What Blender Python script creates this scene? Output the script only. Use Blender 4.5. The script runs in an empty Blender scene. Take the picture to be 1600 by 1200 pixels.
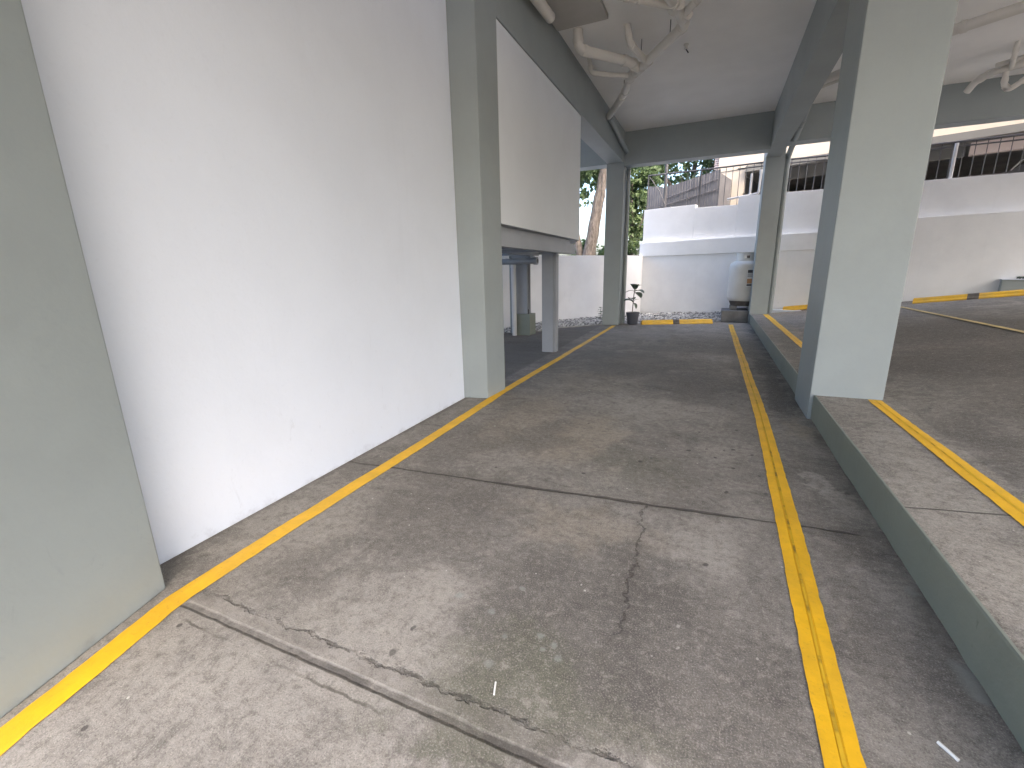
import bpy, bmesh, math, random
import numpy as np
from mathutils import Vector, Matrix, noise as mnoise

random.seed(7)
rng = np.random.default_rng(7)
sc = bpy.context.scene
COL = sc.collection
R_ = math.radians

# ------------------------------------------------------------------ camera
cam_d = bpy.data.cameras.new("camera")
cam = bpy.data.objects.new("camera", cam_d)
COL.objects.link(cam)
yaw, pit, rol = R_(24.138), R_(13.996), R_(-1.189)
cy, sy, cp, sp = math.cos(yaw), math.sin(yaw), math.cos(pit), math.sin(pit)
fwd = Vector((-sy * cp, cy * cp, -sp))
rgt = Vector((cy, sy, 0))
up = rgt.cross(fwd)
c_, s_ = math.cos(rol), math.sin(rol)
r2 = c_ * rgt + s_ * up
u2 = -s_ * rgt + c_ * up
M = Matrix((r2, u2, -fwd)).transposed().to_4x4()
M.translation = Vector((0, 0, 1.3))
cam.matrix_world = M
cam_d.sensor_width = 36.0
cam_d.lens = 694.0 / 1600 * 36
cam_d.clip_start = 0.05
cam_d.clip_end = 2000
sc.camera = cam

# ------------------------------------------------------------------ light
SUN_EL, SUN_AZ = R_(50), R_(130)          # azimuth clockwise from +Y
w = bpy.data.worlds.new("World")
sc.world = w
w.use_nodes = True
wn = w.node_tree
bg = wn.nodes["Background"]
sky = wn.nodes.new("ShaderNodeTexSky")
sky.sky_type = 'NISHITA'
sky.sun_disc = False
sky.sun_elevation = SUN_EL
sky.sun_rotation = SUN_AZ
sky.air_density = 1.0
sky.dust_density = 6.0
sky.ozone_density = 1.0
hs = wn.nodes.new("ShaderNodeHueSaturation")      # overcast: the cloud layer greys the blue
hs.inputs["Saturation"].default_value = 1.2
wn.links.new(sky.outputs[0], hs.inputs["Color"])
wn.links.new(hs.outputs[0], bg.inputs[0])
bg.inputs[1].default_value = 0.15
sun_d = bpy.data.lights.new("sun", 'SUN')
sun_d.energy = 0.5
sun_d.angle = R_(45)
sun_d.color = (1.0, 0.985, 0.97)
sun = bpy.data.objects.new("sun", sun_d)
COL.objects.link(sun)
sdir = Vector((math.sin(SUN_AZ) * math.cos(SUN_EL), math.cos(SUN_AZ) * math.cos(SUN_EL), math.sin(SUN_EL)))
sun.rotation_euler = sdir.to_track_quat('Z', 'Y').to_euler()
sun.location = sdir * 50
sc.view_settings.view_transform = 'Standard'
sc.view_settings.look = 'None'
sc.view_settings.gamma = 1
sc.view_settings.use_curve_mapping = False
sc.view_settings.exposure = 2.88
sc.cycles.max_bounces = 8
sc.cycles.diffuse_bounces = 6
sc.cycles.use_adaptive_sampling = True
sc.cycles.adaptive_threshold = 0.02

# ------------------------------------------------------------------ material helpers
class NT:
    def __init__(self, name):
        self.m = bpy.data.materials.new(name)
        self.m.use_nodes = True
        self.t = self.m.node_tree
        self.b = self.t.nodes["Principled BSDF"]
        g = self.t.nodes.new("ShaderNodeNewGeometry")
        self.P = g.outputs["Position"]
        self._x = None
    def put(self, s, v):
        if isinstance(v, bpy.types.NodeSocket):
            self.t.links.new(v, s)
        else:
            s.default_value = v
    def math(self, op, a, b=0.0, clamp=False):
        n = self.t.nodes.new("ShaderNodeMath")
        n.operation = op
        n.use_clamp = clamp
        self.put(n.inputs[0], a)
        self.put(n.inputs[1], b)
        return n.outputs[0]
    def xyz(self):
        if self._x is None:
            n = self.t.nodes.new("ShaderNodeSeparateXYZ")
            self.put(n.inputs[0], self.P)
            self._x = n.outputs
        return self._x
    def scale(self, v):
        n = self.t.nodes.new("ShaderNodeVectorMath")
        n.operation = 'MULTIPLY'
        self.put(n.inputs[0], self.P)
        n.inputs[1].default_value = v
        return n.outputs[0]
    def noise(self, s, detail=4, rough=0.55, dist=0.0, vec=None, lac=2.0):
        n = self.t.nodes.new("ShaderNodeTexNoise")
        self.put(n.inputs["Vector"], vec if vec is not None else self.P)
        n.inputs["Scale"].default_value = s
        n.inputs["Detail"].default_value = detail
        n.inputs["Roughness"].default_value = rough
        n.inputs["Distortion"].default_value = dist
        n.inputs["Lacunarity"].default_value = lac
        return n.outputs[0]
    def voro(self, s, feature='F1'):
        n = self.t.nodes.new("ShaderNodeTexVoronoi")
        n.feature = feature
        self.put(n.inputs["Vector"], self.P)
        n.inputs["Scale"].default_value = s
        return n.outputs
    def step(self, v, a, b):          # smooth 0..1 between a and b
        n = self.t.nodes.new("ShaderNodeMapRange")
        n.interpolation_type = 'SMOOTHSTEP'
        self.put(n.inputs["Value"], v)
        n.inputs["From Min"].default_value = min(a, b)
        n.inputs["From Max"].default_value = max(a, b)
        n.inputs["To Min"].default_value = 0 if a < b else 1
        n.inputs["To Max"].default_value = 1 if a < b else 0
        return n.outputs[0]
    def mix(self, f, a, b, mode='MIX'):
        n = self.t.nodes.new("ShaderNodeMix")
        n.data_type = 'RGBA'
        n.blend_type = mode
        self.put(n.inputs["Factor"], f)
        for s, v in ((n.inputs[6], a), (n.inputs[7], b)):
            self.put(s, v if isinstance(v, bpy.types.NodeSocket) else (*v, 1.0))
        return n.outputs[2]
    def bump(self, h, strength, dist, prev=None):
        n = self.t.nodes.new("ShaderNodeBump")
        n.inputs["Strength"].default_value = strength
        n.inputs["Distance"].default_value = dist
        self.put(n.inputs["Height"], h)
        if prev is not None:
            self.put(n.inputs["Normal"], prev)
        return n.outputs[0]
    def out(self, col=None, rough=None, normal=None, metal=None, spec=None):
        if col is not None:
            self.put(self.b.inputs["Base Color"], col if isinstance(col, bpy.types.NodeSocket) else (*col, 1))
        if rough is not None:
            self.put(self.b.inputs["Roughness"], rough)
        if normal is not None:
            self.put(self.b.inputs["Normal"], normal)
        if metal is not None:
            self.put(self.b.inputs["Metallic"], metal)
        if spec is not None:
            self.put(self.b.inputs["Specular IOR Level"], spec)
        return self.m


def painted(name, col, var=0.05, rough=0.6, bump=0.15, dirt=None, scale=1.0, scuff=0.0):
    n = NT(name)
    a = n.noise(1.7 * scale, 5, 0.6)
    dark = tuple(c * (1 - 2.2 * var) for c in col)
    lite = tuple(min(c * (1 + 0.8 * var), 0.92) for c in col)
    c = n.mix(n.step(a, 0.3, 0.7), dark, lite)
    fine = n.noise(45 * scale, 3, 0.6)
    c = n.mix(n.math('MULTIPLY', n.step(fine, 0.55, 0.75), 0.06), c, tuple(k * 0.6 for k in col))
    if dirt:
        z = n.xyz()[2]
        d = n.noise(6, 5, 0.7)
        f = n.math('MULTIPLY', n.step(n.math('ADD', z, n.math('MULTIPLY', d, 0.25)), dirt, 0.1), 0.45)
        c = n.mix(f, c, tuple(k * 0.62 for k in col))
    if scuff:      # rubs, small dents and roller marks, mostly low down
        z = n.xyz()[2]
        sc_ = n.math('MULTIPLY', n.step(n.noise(7, 7, 0.75, 1.0, vec=n.scale((1.6, 1.6, 0.7))), 0.60, 0.70), n.step(z, 1.3, 0.2))
        c = n.mix(n.math('MULTIPLY', sc_, scuff), c, tuple(k * 0.55 for k in col))
        dr = n.step(n.noise(3.2, 5, 0.65, vec=n.scale((3.0, 3.0, 0.16))), 0.56, 0.70)
        c = n.mix(n.math('MULTIPLY', dr, scuff * 0.22), c, tuple(k * 0.72 for k in col))
    b1 = n.bump(n.noise(9 * scale, 4, 0.6), bump, 0.012)
    b2 = n.bump(n.noise(90 * scale, 3, 0.6), bump * 0.8, 0.002, b1)
    return n.out(c, rough, b2)


# small marks on the floor (metres): gum and oil drops, mint paint chips, pale chips
DARKS = [(-0.94, 1.13), (0.17, 2.73), (0.22, 3.11), (0.37, 3.04), (0.38, 2.79), (0.11, 3.26), (0.05, 3.41), (-0.07, 3.33), (0.23, 3.46), (-0.16, 3.64), (-0.01, 3.77), (0.27, 3.92), (0.35, 3.4), (0.07, 1.95), (0.82, 2.97), (-0.41, 6.43), (-0.31, 3.09), (-0.37, 3.0), (-0.69, 2.67), (-0.11, 4.01), (0.17, 3.42), (-0.94, 1.01)]
MINTS = [(-0.45, 1.23), (-0.42, 1.26), (-0.39, 1.21), (-0.6, 1.1), (-0.64, 1.49), (-0.87, 1.35), (-0.7, 1.32), (-0.6, 1.23), (-0.48, 1.28)]
PALES = [(-0.46, 1.67), (-0.41, 1.61), (-0.02, 1.52), (-0.01, 1.42), (-0.09, 1.35), (-1.39, 2.47), (-1.59, 2.01), (-0.3, 1.72), (0.24, 1.47)]

def concrete(name, joints=True):
    n = NT(name)
    x, y, z = n.xyz()
    base = n.noise(0.55, 6, 0.62, 0.6)
    mid = n.noise(2.3, 5, 0.68, 0.9)
    fine = n.noise(30, 5, 0.8)
    grain = n.noise(170, 4, 0.8)
    streak = n.noise(1.0, 6, 0.65, 0.4, vec=n.scale((0.55, 2.6, 1)))
    grit = n.noise(9, 6, 0.82, 0.6)
    wn_ = n.t.nodes.new("ShaderNodeTexNoise")
    n.put(wn_.inputs["Vector"], n.P)
    wn_.inputs["Scale"].default_value = 2.6
    wn_.inputs["Detail"].default_value = 5
    wn_.inputs["Roughness"].default_value = 0.68
    v1 = n.t.nodes.new("ShaderNodeVectorMath"); v1.operation = 'SUBTRACT'
    n.put(v1.inputs[0], wn_.outputs["Color"]); v1.inputs[1].default_value = (0.5, 0.5, 0.5)
    v2 = n.t.nodes.new("ShaderNodeVectorMath"); v2.operation = 'MULTIPLY_ADD'
    n.put(v2.inputs[0], v1.outputs[0]); v2.inputs[1].default_value = (0.95, 0.95, 0); n.put(v2.inputs[2], n.P)
    def blob(c, cx, cy, rx, ry, col, amt, soft=0.35, src=None):
        e1 = n.t.nodes.new("ShaderNodeVectorMath"); e1.operation = 'SUBTRACT'
        n.put(e1.inputs[0], src or v2.outputs[0]); e1.inputs[1].default_value = (cx, cy, 0)
        e2 = n.t.nodes.new("ShaderNodeVectorMath"); e2.operation = 'MULTIPLY'
        n.put(e2.inputs[0], e1.outputs[0]); e2.inputs[1].default_value = (1 / rx, 1 / ry, 0)
        e3 = n.t.nodes.new("ShaderNodeVectorMath"); e3.operation = 'LENGTH'
        n.put(e3.inputs[0], e2.outputs[0])
        f = n.step(e3.outputs["Value"], 1.0 + soft, 1.0 - soft)
        f = n.math('MULTIPLY', f, n.math('ADD', amt * 0.72, n.math('MULTIPLY', n.math('SUBTRACT', 1.0, n.step(grit, 0.42, 0.58)), amt * 0.28)))
        return n.mix(f, c, col)
    c = n.mix(n.step(mid, 0.34, 0.66), (0.215, 0.199, 0.181), (0.305, 0.284, 0.258))
    # general streaky grime; the floor also gets darker further into the stalls
    g = n.math('ADD', n.math('ADD', n.math('MULTIPLY', base, 0.60), n.math('MULTIPLY', streak, 0.45)), n.math('MULTIPLY', n.step(y, 1.5, 6.0), 0.07))
    grime = n.step(g, 0.50, 0.72)
    c = n.mix(n.math('MULTIPLY', grime, 0.62), c, (0.100, 0.093, 0.083))
    sm = n.noise(3.4, 6, 0.74, 1.5, vec=n.scale((0.75, 1.25, 1)))
    c = n.mix(n.math('MULTIPLY', n.step(sm, 0.52, 0.66), 0.50), c, (0.105, 0.097, 0.087))
    pale = n.step(n.noise(1.25, 6, 0.76, 0.9, vec=n.scale((1.1, 0.9, 1))), 0.54, 0.64)
    c = n.mix(n.math('MULTIPLY', pale, 0.50), c, (0.37, 0.345, 0.305))
    if joints:
        DK, DK2, GR, PL, TN = (0.115, 0.105, 0.095), (0.075, 0.068, 0.06), (0.125, 0.128, 0.085), (0.40, 0.372, 0.338), (0.33, 0.285, 0.225)
        for (bx, by, rx, ry, col, amt, soft) in (
            (-1.5, 0.55, 0.75, 0.45, PL, 0.55, 0.6), (-0.95, 1.15, 0.36, 0.30, PL, 0.75, 0.22), (-0.45, 0.62, 0.35, 0.20, PL, 0.6, 0.3),
            (-1.95, 1.6, 0.32, 0.40, PL, 0.5, 0.6), (-0.55, 2.05, 0.40, 0.16, TN, 0.5, 0.5), (-0.88, 3.3, 0.30, 0.55, TN, 0.65, 0.4),
            (-1.5, 3.7, 0.25, 0.8, TN, 0.4, 0.5), (0.02, 2.15, 0.24, 0.20, PL, 0.55, 0.5), (0.66, 3.05, 0.11, 0.24, PL, 0.85, 0.25),
            (0.74, 4.1, 0.12, 0.26, TN, 0.6, 0.4), (-0.5, 4.3, 0.5, 0.5, PL, 0.3, 0.6),
            (-0.42, 1.52, 0.42, 0.40, DK, 0.75, 0.4), (-0.2, 1.75, 0.2, 0.2, DK, 0.55, 0.5), (-1.3, 1.95, 0.45, 0.35, DK, 0.5, 0.6), (-1.25, 2.05, 0.2, 0.2, DK, 0.4, 0.6),
            (-1.75, 2.9, 0.35, 0.35, DK, 0.45, 0.6), (-1.2, 3.25, 0.22, 0.4, DK, 0.5, 0.5), (0.1, 1.3, 0.35, 0.3, DK, 0.5, 0.6), (-0.2, 3.0, 0.3, 0.3, DK, 0.35, 0.7),
            (-0.55, 1.18, 0.30, 0.16, GR, 0.5, 0.5), (-0.62, 0.93, 0.20, 0.14, GR, 0.6, 0.45), (-0.25, 1.05, 0.3, 0.15, GR, 0.45, 0.6), (-0.35, 2.85, 0.3, 0.3, GR, 0.35, 0.6),
            (0.70, 5.3, 0.14, 0.9, DK2, 0.8, 0.4), (0.72, 6.8, 0.14, 0.7, DK2, 0.7, 0.4), (-0.9, 6.6, 0.9, 0.8, DK, 0.5, 0.6), (-0.3, 8.5, 0.8, 1.0, DK, 0.4, 0.6), (-1.4, 5.2, 0.5, 0.5, TN, 0.4, 0.6), (0.0, 7.3, 0.5, 0.4, PL, 0.35, 0.6), (-0.2, 5.4, 0.5, 0.6, DK, 0.5, 0.5),
            (-3.0, 7.6, 0.8, 0.5, DK2, 0.5, 0.6), (0.70, 2.35, 0.16, 0.16, DK, 0.7, 0.5), (0.66, 1.7, 0.18, 0.25, DK, 0.45, 0.6), (-1.3, 9.8, 0.6, 0.8, PL, 0.25, 0.6)):
            c = blob(c, bx, by, rx, ry, col, amt, soft)
    else:
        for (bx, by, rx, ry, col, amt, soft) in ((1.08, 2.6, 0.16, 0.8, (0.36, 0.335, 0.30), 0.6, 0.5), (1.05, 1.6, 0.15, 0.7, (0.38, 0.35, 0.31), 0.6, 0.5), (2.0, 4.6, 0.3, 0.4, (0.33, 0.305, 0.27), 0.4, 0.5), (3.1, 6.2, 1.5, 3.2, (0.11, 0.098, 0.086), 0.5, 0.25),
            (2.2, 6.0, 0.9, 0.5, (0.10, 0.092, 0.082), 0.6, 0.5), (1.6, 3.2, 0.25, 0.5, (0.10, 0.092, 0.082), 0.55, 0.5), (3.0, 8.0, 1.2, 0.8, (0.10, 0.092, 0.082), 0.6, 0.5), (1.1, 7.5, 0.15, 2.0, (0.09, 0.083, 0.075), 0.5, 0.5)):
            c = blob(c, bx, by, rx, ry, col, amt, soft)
    # blotchy wear between smooth and gritty skin
    c = n.mix(n.math('MULTIPLY', n.step(grit, 0.52, 0.63), 0.36), c, (0.095, 0.087, 0.077))
    c = n.mix(n.math('MULTIPLY', n.step(grit, 0.45, 0.35), 0.30), c, (0.43, 0.405, 0.365))
    # aggregate
    c = n.mix(n.math('MULTIPLY', n.step(fine, 0.49, 0.63), 0.36), c, (0.085, 0.078, 0.07))
    c = n.mix(n.math('MULTIPLY', n.step(fine, 0.47, 0.35), 0.34), c, (0.47, 0.44, 0.40))
    c = n.mix(n.math('MULTIPLY', n.step(grain, 0.53, 0.66), 0.6), c, (0.055, 0.05, 0.045))
    c = n.mix(n.math('MULTIPLY', n.step(grain, 0.46, 0.35), 0.6), c, (0.52, 0.49, 0.44))
    # chewing-gum and oil drops
    def spots(s, r, th, colr, amt, c):
        v = n.voro(s)
        wob = n.math('MULTIPLY', n.math('SUBTRACT', n.noise(40, 3), 0.5), 0.35 * r)
        d = n.step(n.math('ADD', v["Distance"], wob), r, r * 0.7)
        sep = n.t.nodes.new("ShaderNodeSeparateColor")
        n.put(sep.inputs[0], v["Color"])
        pick = n.math('GREATER_THAN', sep.outputs[0], th)
        return n.mix(n.math('MULTIPLY', n.math('MULTIPLY', d, pick), amt), c, colr)
    if joints:
        sv = n.t.nodes.new("ShaderNodeVectorMath"); sv.operation = 'MULTIPLY_ADD'
        sn = n.t.nodes.new("ShaderNodeTexNoise"); n.put(sn.inputs["Vector"], n.P); sn.inputs["Scale"].default_value = 30
        n.put(sv.inputs[0], sn.outputs["Color"]); sv.inputs[1].default_value = (0.026, 0.026, 0)
        s2 = n.t.nodes.new("ShaderNodeVectorMath"); s2.operation = 'SUBTRACT'
        n.put(s2.inputs[0], n.P); s2.inputs[1].default_value = (0.013, 0.013, 0)
        n.put(sv.inputs[2], s2.outputs[0])
        for k, (bx, by) in enumerate(DARKS):
            r = 0.009 + 0.007 * ((k * 37) % 10) / 10
            c = blob(c, bx, by, r, r * 1.15, (0.06, 0.056, 0.055), 0.8, 0.35, sv.outputs[0])
        for k, (bx, by) in enumerate(MINTS):
            r = 0.011 + 0.007 * ((k * 53) % 10) / 10
            c = blob(c, bx, by, r, r, (0.33, 0.36, 0.33), 0.5, 0.5, sv.outputs[0])
        for k, (bx, by) in enumerate(PALES):
            r = 0.003 + 0.004 * ((k * 53) % 10) / 10
            c = blob(c, bx, by, r, r, (0.52, 0.50, 0.46), 0.7, 0.4, sv.outputs[0])
    c = spots(3.3, 0.05, 0.80, (0.045, 0.042, 0.04), 0.8, c)
    c = spots(5.6, 0.07, 0.86, (0.05, 0.046, 0.044), 0.7, c)
    c = spots(4.3, 0.05, 0.86, (0.5, 0.52, 0.48), 0.7, c)
    c = spots(13.0, 0.075, 0.88, (0.62, 0.6, 0.55), 0.8, c)
    h = n.math('ADD', n.math('MULTIPLY', fine, 0.6), n.math('MULTIPLY', grain, 0.35))
    h = n.math('ADD', h, n.math('MULTIPLY', mid, 1.0))
    if joints:
        wob = n.math('SUBTRACT', n.noise(3.0, 6, 0.7), 0.5)
        wob2 = n.math('SUBTRACT', n.noise(14.0, 5, 0.7), 0.5)
        # near joint with crumbling mortar edge
        j = n.math('ADD', n.math('SUBTRACT', y, 0.875), n.math('MULTIPLY', wob, 0.012))
        inx = n.math('MULTIPLY', n.step(x, -1.93, -1.88), n.step(x, 0.86, 0.80))
        upper = n.math('ADD', j, n.math('MULTIPLY', wob2, 0.10))
        band = n.math('MULTIPLY', n.math('MULTIPLY', n.step(upper, 0.085, 0.075), n.step(n.math("ADD", j, n.math("MULTIPLY", wob2, 0.07)), -0.045, -0.015)), inx)
        c = n.mix(n.math('MULTIPLY', band, 0.30), c, n.mix(n.step(mid, 0.4, 0.6), (0.165, 0.148, 0.132), (0.34, 0.315, 0.29)))
        edge = n.math('MULTIPLY', n.step(n.math('ABSOLUTE', n.math('SUBTRACT', upper, 0.081)), 0.011, 0.004), inx)
        edge = n.math('MULTIPLY', edge, n.step(n.noise(5.0, 4), 0.38, 0.56))
        c = n.mix(n.math('MULTIPLY', edge, 0.5), c, (0.055, 0.05, 0.045))
        core = n.math('MULTIPLY', n.step(n.math('ABSOLUTE', n.math('ADD', j, n.math('MULTIPLY', wob2, 0.012))), 0.021, 0.008), inx)
        c = n.mix(n.math('MULTIPLY', n.math('MULTIPLY', core, n.math('ADD', 0.35, n.step(n.noise(4.0, 5, 0.7), 0.4, 0.6))), 0.5), c, (0.075, 0.068, 0.063))
        low = n.math('MULTIPLY', n.step(n.math('ABSOLUTE', n.math('ADD', n.math('ADD', j, 0.062), n.math('MULTIPLY', wob2, 0.03))), 0.008, 0.002), inx)
        low = n.math('MULTIPLY', low, n.step(n.noise(2.5, 4), 0.46, 0.58))
        c = n.mix(n.math('MULTIPLY', low, 0.7), c, (0.08, 0.07, 0.06))
        # second joint
        k = n.math('SUBTRACT', n.math('SUBTRACT', y, 2.43), n.math('MULTIPLY', x, 0.078))
        k = n.math('ADD', k, n.math('MULTIPLY', wob, 0.05))
        wd = n.math('ADD', 0.008, n.math('MULTIPLY', n.step(n.noise(1.6, 3), 0.4, 0.65), 0.011))
        core2 = n.math('MULTIPLY', n.step(n.math('SUBTRACT', n.math('ABSOLUTE', n.math('ADD', k, n.math('MULTIPLY', wob2, 0.02))), wd), 0.004, -0.010), n.step(x, 0.80, 0.72))
        c = n.mix(n.math('MULTIPLY', core2, 0.8), c, (0.06, 0.054, 0.05))
        dirt2 = n.math('MULTIPLY', n.step(n.math('ADD', n.math('ABSOLUTE', k), n.math('MULTIPLY', wob2, 0.1)), 0.09, 0.0), 0.22)
        c = n.mix(dirt2, c, (0.10, 0.088, 0.076))
        # jagged crack running towards the camera from the second joint
        cx = n.math('ADD', n.math('SUBTRACT', x, -0.24), n.math('MULTIPLY', wob, 0.22))
        cx = n.math('ADD', cx, n.math('MULTIPLY', wob2, 0.10))
        cx = n.math('ADD', cx, n.math('MULTIPLY', n.math('SUBTRACT', 2.38, y), -0.02))
        rng_ = n.math('MULTIPLY', n.step(y, 2.42, 2.40), n.step(y, 1.25, 1.6))
        crack = n.math('MULTIPLY', n.step(n.math('ABSOLUTE', cx), 0.006, 0.0015), rng_)
        c = n.mix(n.math('MULTIPLY', crack, 0.6), c, (0.04, 0.035, 0.032))
        halo = n.math('MULTIPLY', n.math('MULTIPLY', n.step(n.math('ABSOLUTE', cx), 0.07, 0.0), rng_), 0.2)
        c = n.mix(halo, c, (0.10, 0.088, 0.076))
        # dark damp dirt along the kerb and pale cement smears
        kd = n.math('ADD', n.math('SUBTRACT', 0.88, x), n.math('MULTIPLY', wob, 0.30))
        kd = n.math('ADD', kd, n.math('MULTIPLY', wob2, 0.14))
        f1 = n.math('MULTIPLY', n.step(kd, 0.13, 0.03), n.step(n.noise(1.1, 5, 0.6), 0.42, 0.6))
        c = n.mix(n.math('MULTIPLY', f1, 0.6), c, (0.075, 0.068, 0.058))
        f2 = n.math('MULTIPLY', n.step(n.math('SUBTRACT', 0.88, x), 0.075, 0.03), n.step(n.noise(1.9, 4, 0.6), 0.57, 0.62))
        c = n.mix(n.math('MULTIPLY', f2, 0.8), c, (0.25, 0.26, 0.245))
        # dirt collected along the white wall
        ld = n.math('ADD', n.math('ADD', x, 2.27), n.math('MULTIPLY', y, 0.02))
        f3 = n.step(n.math('ADD', ld, n.math('MULTIPLY', wob2, 0.08)), 0.05, 0.0)
        c = n.mix(n.math('MULTIPLY', f3, 0.5), c, (0.10, 0.09, 0.078))
        h = n.math('SUBTRACT', h, n.math('MULTIPLY', n.math('ADD', n.math('ADD', core, core2), n.math('ADD', crack, edge)), 1.6))
        h = n.math('ADD', h, n.math('MULTIPLY', band, 0.2))
    else:
        k = n.math('ADD', n.math('SUBTRACT', y, 2.455), n.math('MULTIPLY', n.math('SUBTRACT', n.noise(3, 5), 0.5), 0.03))
        kk = n.math('SUBTRACT', k, n.math('MULTIPLY', n.math('SUBTRACT', x, 1.1), 0.2))
        core = n.step(n.math('ABSOLUTE', kk), 0.009, 0.003)
        core = n.math('MULTIPLY', core, n.step(n.noise(2.0, 4), 0.35, 0.5))
        c = n.mix(n.math('MULTIPLY', core, 0.7), c, (0.06, 0.055, 0.05))
        h = n.math('SUBTRACT', h, core)
    c = n.mix(1.0, c, (0.93, 0.925, 0.90), 'MULTIPLY')
    b = n.bump(h, 0.75, 0.006)
    return n.out(c, n.math('SUBTRACT', 0.92, n.math('MULTIPLY', grime, 0.22)), b, spec=0.3)


M_floor = concrete("floor_concrete", True)
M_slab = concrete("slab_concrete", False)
M_wall = painted("white_paint", (0.655, 0.705, 0.79), 0.012, 0.55, 0.22, dirt=0.16, scuff=0.22)
M_back = painted("weathered_white_paint", (0.81, 0.815, 0.825), 0.025, 0.65, 0.25, dirt=0.3, scuff=0.3)
M_room = painted("panel_white_paint", (0.655, 0.695, 0.735), 0.015, 0.6, 0.08)
M_ceil = painted("ceiling_paint", (0.84, 0.84, 0.835), 0.02, 0.8, 0.15)
M_soffit = painted("soffit_paint", (0.46, 0.45, 0.43), 0.04, 0.8, 0.15)
M_sage = painted("sage_paint", (0.268, 0.302, 0.306), 0.03, 0.5, 0.16, dirt=0.14, scuff=0.22)
M_kerb = painted("kerb_paint", (0.205, 0.228, 0.192), 0.05, 0.55, 0.3, scuff=0.7)
M_steel = painted("grey_steel_paint", (0.32, 0.34, 0.37), 0.05, 0.45, 0.05)
M_pipe = painted("pipe_paint", (0.64, 0.625, 0.59), 0.03, 0.45, 0.02)
M_pipe_w = painted("white_pipe_paint", (0.60, 0.60, 0.60), 0.03, 0.4, 0.02)
M_cream = painted("cream_render", (0.55, 0.49, 0.41), 0.02, 0.8, 0.1)
M_band = painted("grey_band_paint", (0.17, 0.17, 0.16), 0.03, 0.8, 0.1)
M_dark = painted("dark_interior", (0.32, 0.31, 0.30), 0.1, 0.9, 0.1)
M_pink = painted("pale_beam_paint", (0.62, 0.53, 0.50), 0.05, 0.8, 0.1)
M_iron = painted("iron_paint", (0.085, 0.085, 0.09), 0.1, 0.5, 0.05)
M_block = painted("cement_block", (0.20, 0.195, 0.19), 0.12, 0.9, 0.5, scale=3)
M_tank = painted("tank_enamel", (0.62, 0.605, 0.56), 0.04, 0.4, 0.02)
M_tdark = painted("tank_rust", (0.13, 0.115, 0.10), 0.2, 0.8, 0.3)
M_potp = painted("grey_plastic", (0.085, 0.088, 0.105), 0.06, 0.45, 0.03)
M_soil = painted("soil", (0.06, 0.045, 0.032), 0.2, 0.95, 0.6, scale=8)
M_white = painted("paper_white", (0.75, 0.75, 0.72), 0.03, 0.7, 0.02)
M_ink = painted("dark_ink", (0.06, 0.06, 0.065), 0.05, 0.6, 0.0)
M_orange = painted("orange_ink", (0.55, 0.30, 0.14), 0.05, 0.6, 0.0)
M_bare = painted("worn_concrete", (0.14, 0.125, 0.11), 0.15, 0.9, 0.5, scale=5)
M_mortar = painted("mortar_strip", (0.36, 0.35, 0.32), 0.14, 0.9, 0.5, scale=4)


def yellow_paint(name, col, wear=0.0):
    n = NT(name)
    a = n.noise(5, 6, 0.65, 0.4)
    y = n.xyz()[1]
    c = n.mix(n.step(a, 0.3, 0.7), tuple(k * 0.84 for k in col), tuple(min(1, k * 1.06) for k in col))
    d = n.noise(2.2, 6, 0.7, 0.6)
    grit = n.noise(70, 4, 0.7)
    c = n.mix(n.math('MULTIPLY', n.step(grit, 0.56, 0.72), 0.28), c, (0.30, 0.19, 0.03))
    # blotches of dull brown, heavier further in
    f = n.math('MULTIPLY', n.step(d, 0.35, 0.75), n.math('ADD', 0.10 + wear, n.math('MULTIPLY', n.step(y, 3.0, 8.5), 0.42)))
    c = n.mix(f, c, (0.33, 0.25, 0.12))
    b = n.bump(n.noise(38, 5, 0.7), 0.35, 0.005)
    return n.out(c, 0.55, b)


M_yel = yellow_paint("yellow_line_paint", (0.84, 0.475, 0.010))
M_yel_o = yellow_paint("faded_yellow_paint", (0.60, 0.46, 0.17), 0.3)
M_stop = yellow_paint("wheel_stop_paint", (0.78, 0.45, 0.02))
ng = NT("groove_paint")
M_groove = ng.out(ng.mix(ng.step(ng.noise(7, 4, 0.6, vec=ng.scale((0.1, 1, 0.1))), 0.50, 0.66), (0.64, 0.39, 0.012), (0.26, 0.165, 0.016)), 0.7)

def leaf_mat(name, a, b, trans=0.25):
    n = NT(name)
    c = n.mix(n.step(n.noise(1.6, 3), 0.35, 0.65), a, b)
    c = n.mix(n.math('MULTIPLY', n.step(n.noise(14, 2), 0.5, 0.7), 0.5), c, tuple(k * 1.7 for k in b))
    n.out(c, 0.5)
    n.b.inputs["Transmission Weight"].default_value = 0.0
    t = n.t.nodes.new("ShaderNodeBsdfTranslucent")
    n.put(t.inputs[0], c)
    mx = n.t.nodes.new("ShaderNodeMixShader")
    mx.inputs[0].default_value = trans
    o = n.t.nodes["Material Output"]
    n.t.links.new(n.b.outputs[0], mx.inputs[1])
    n.t.links.new(t.outputs[0], mx.inputs[2])
    n.t.links.new(mx.outputs[0], o.inputs[0])
    return n.m

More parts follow.
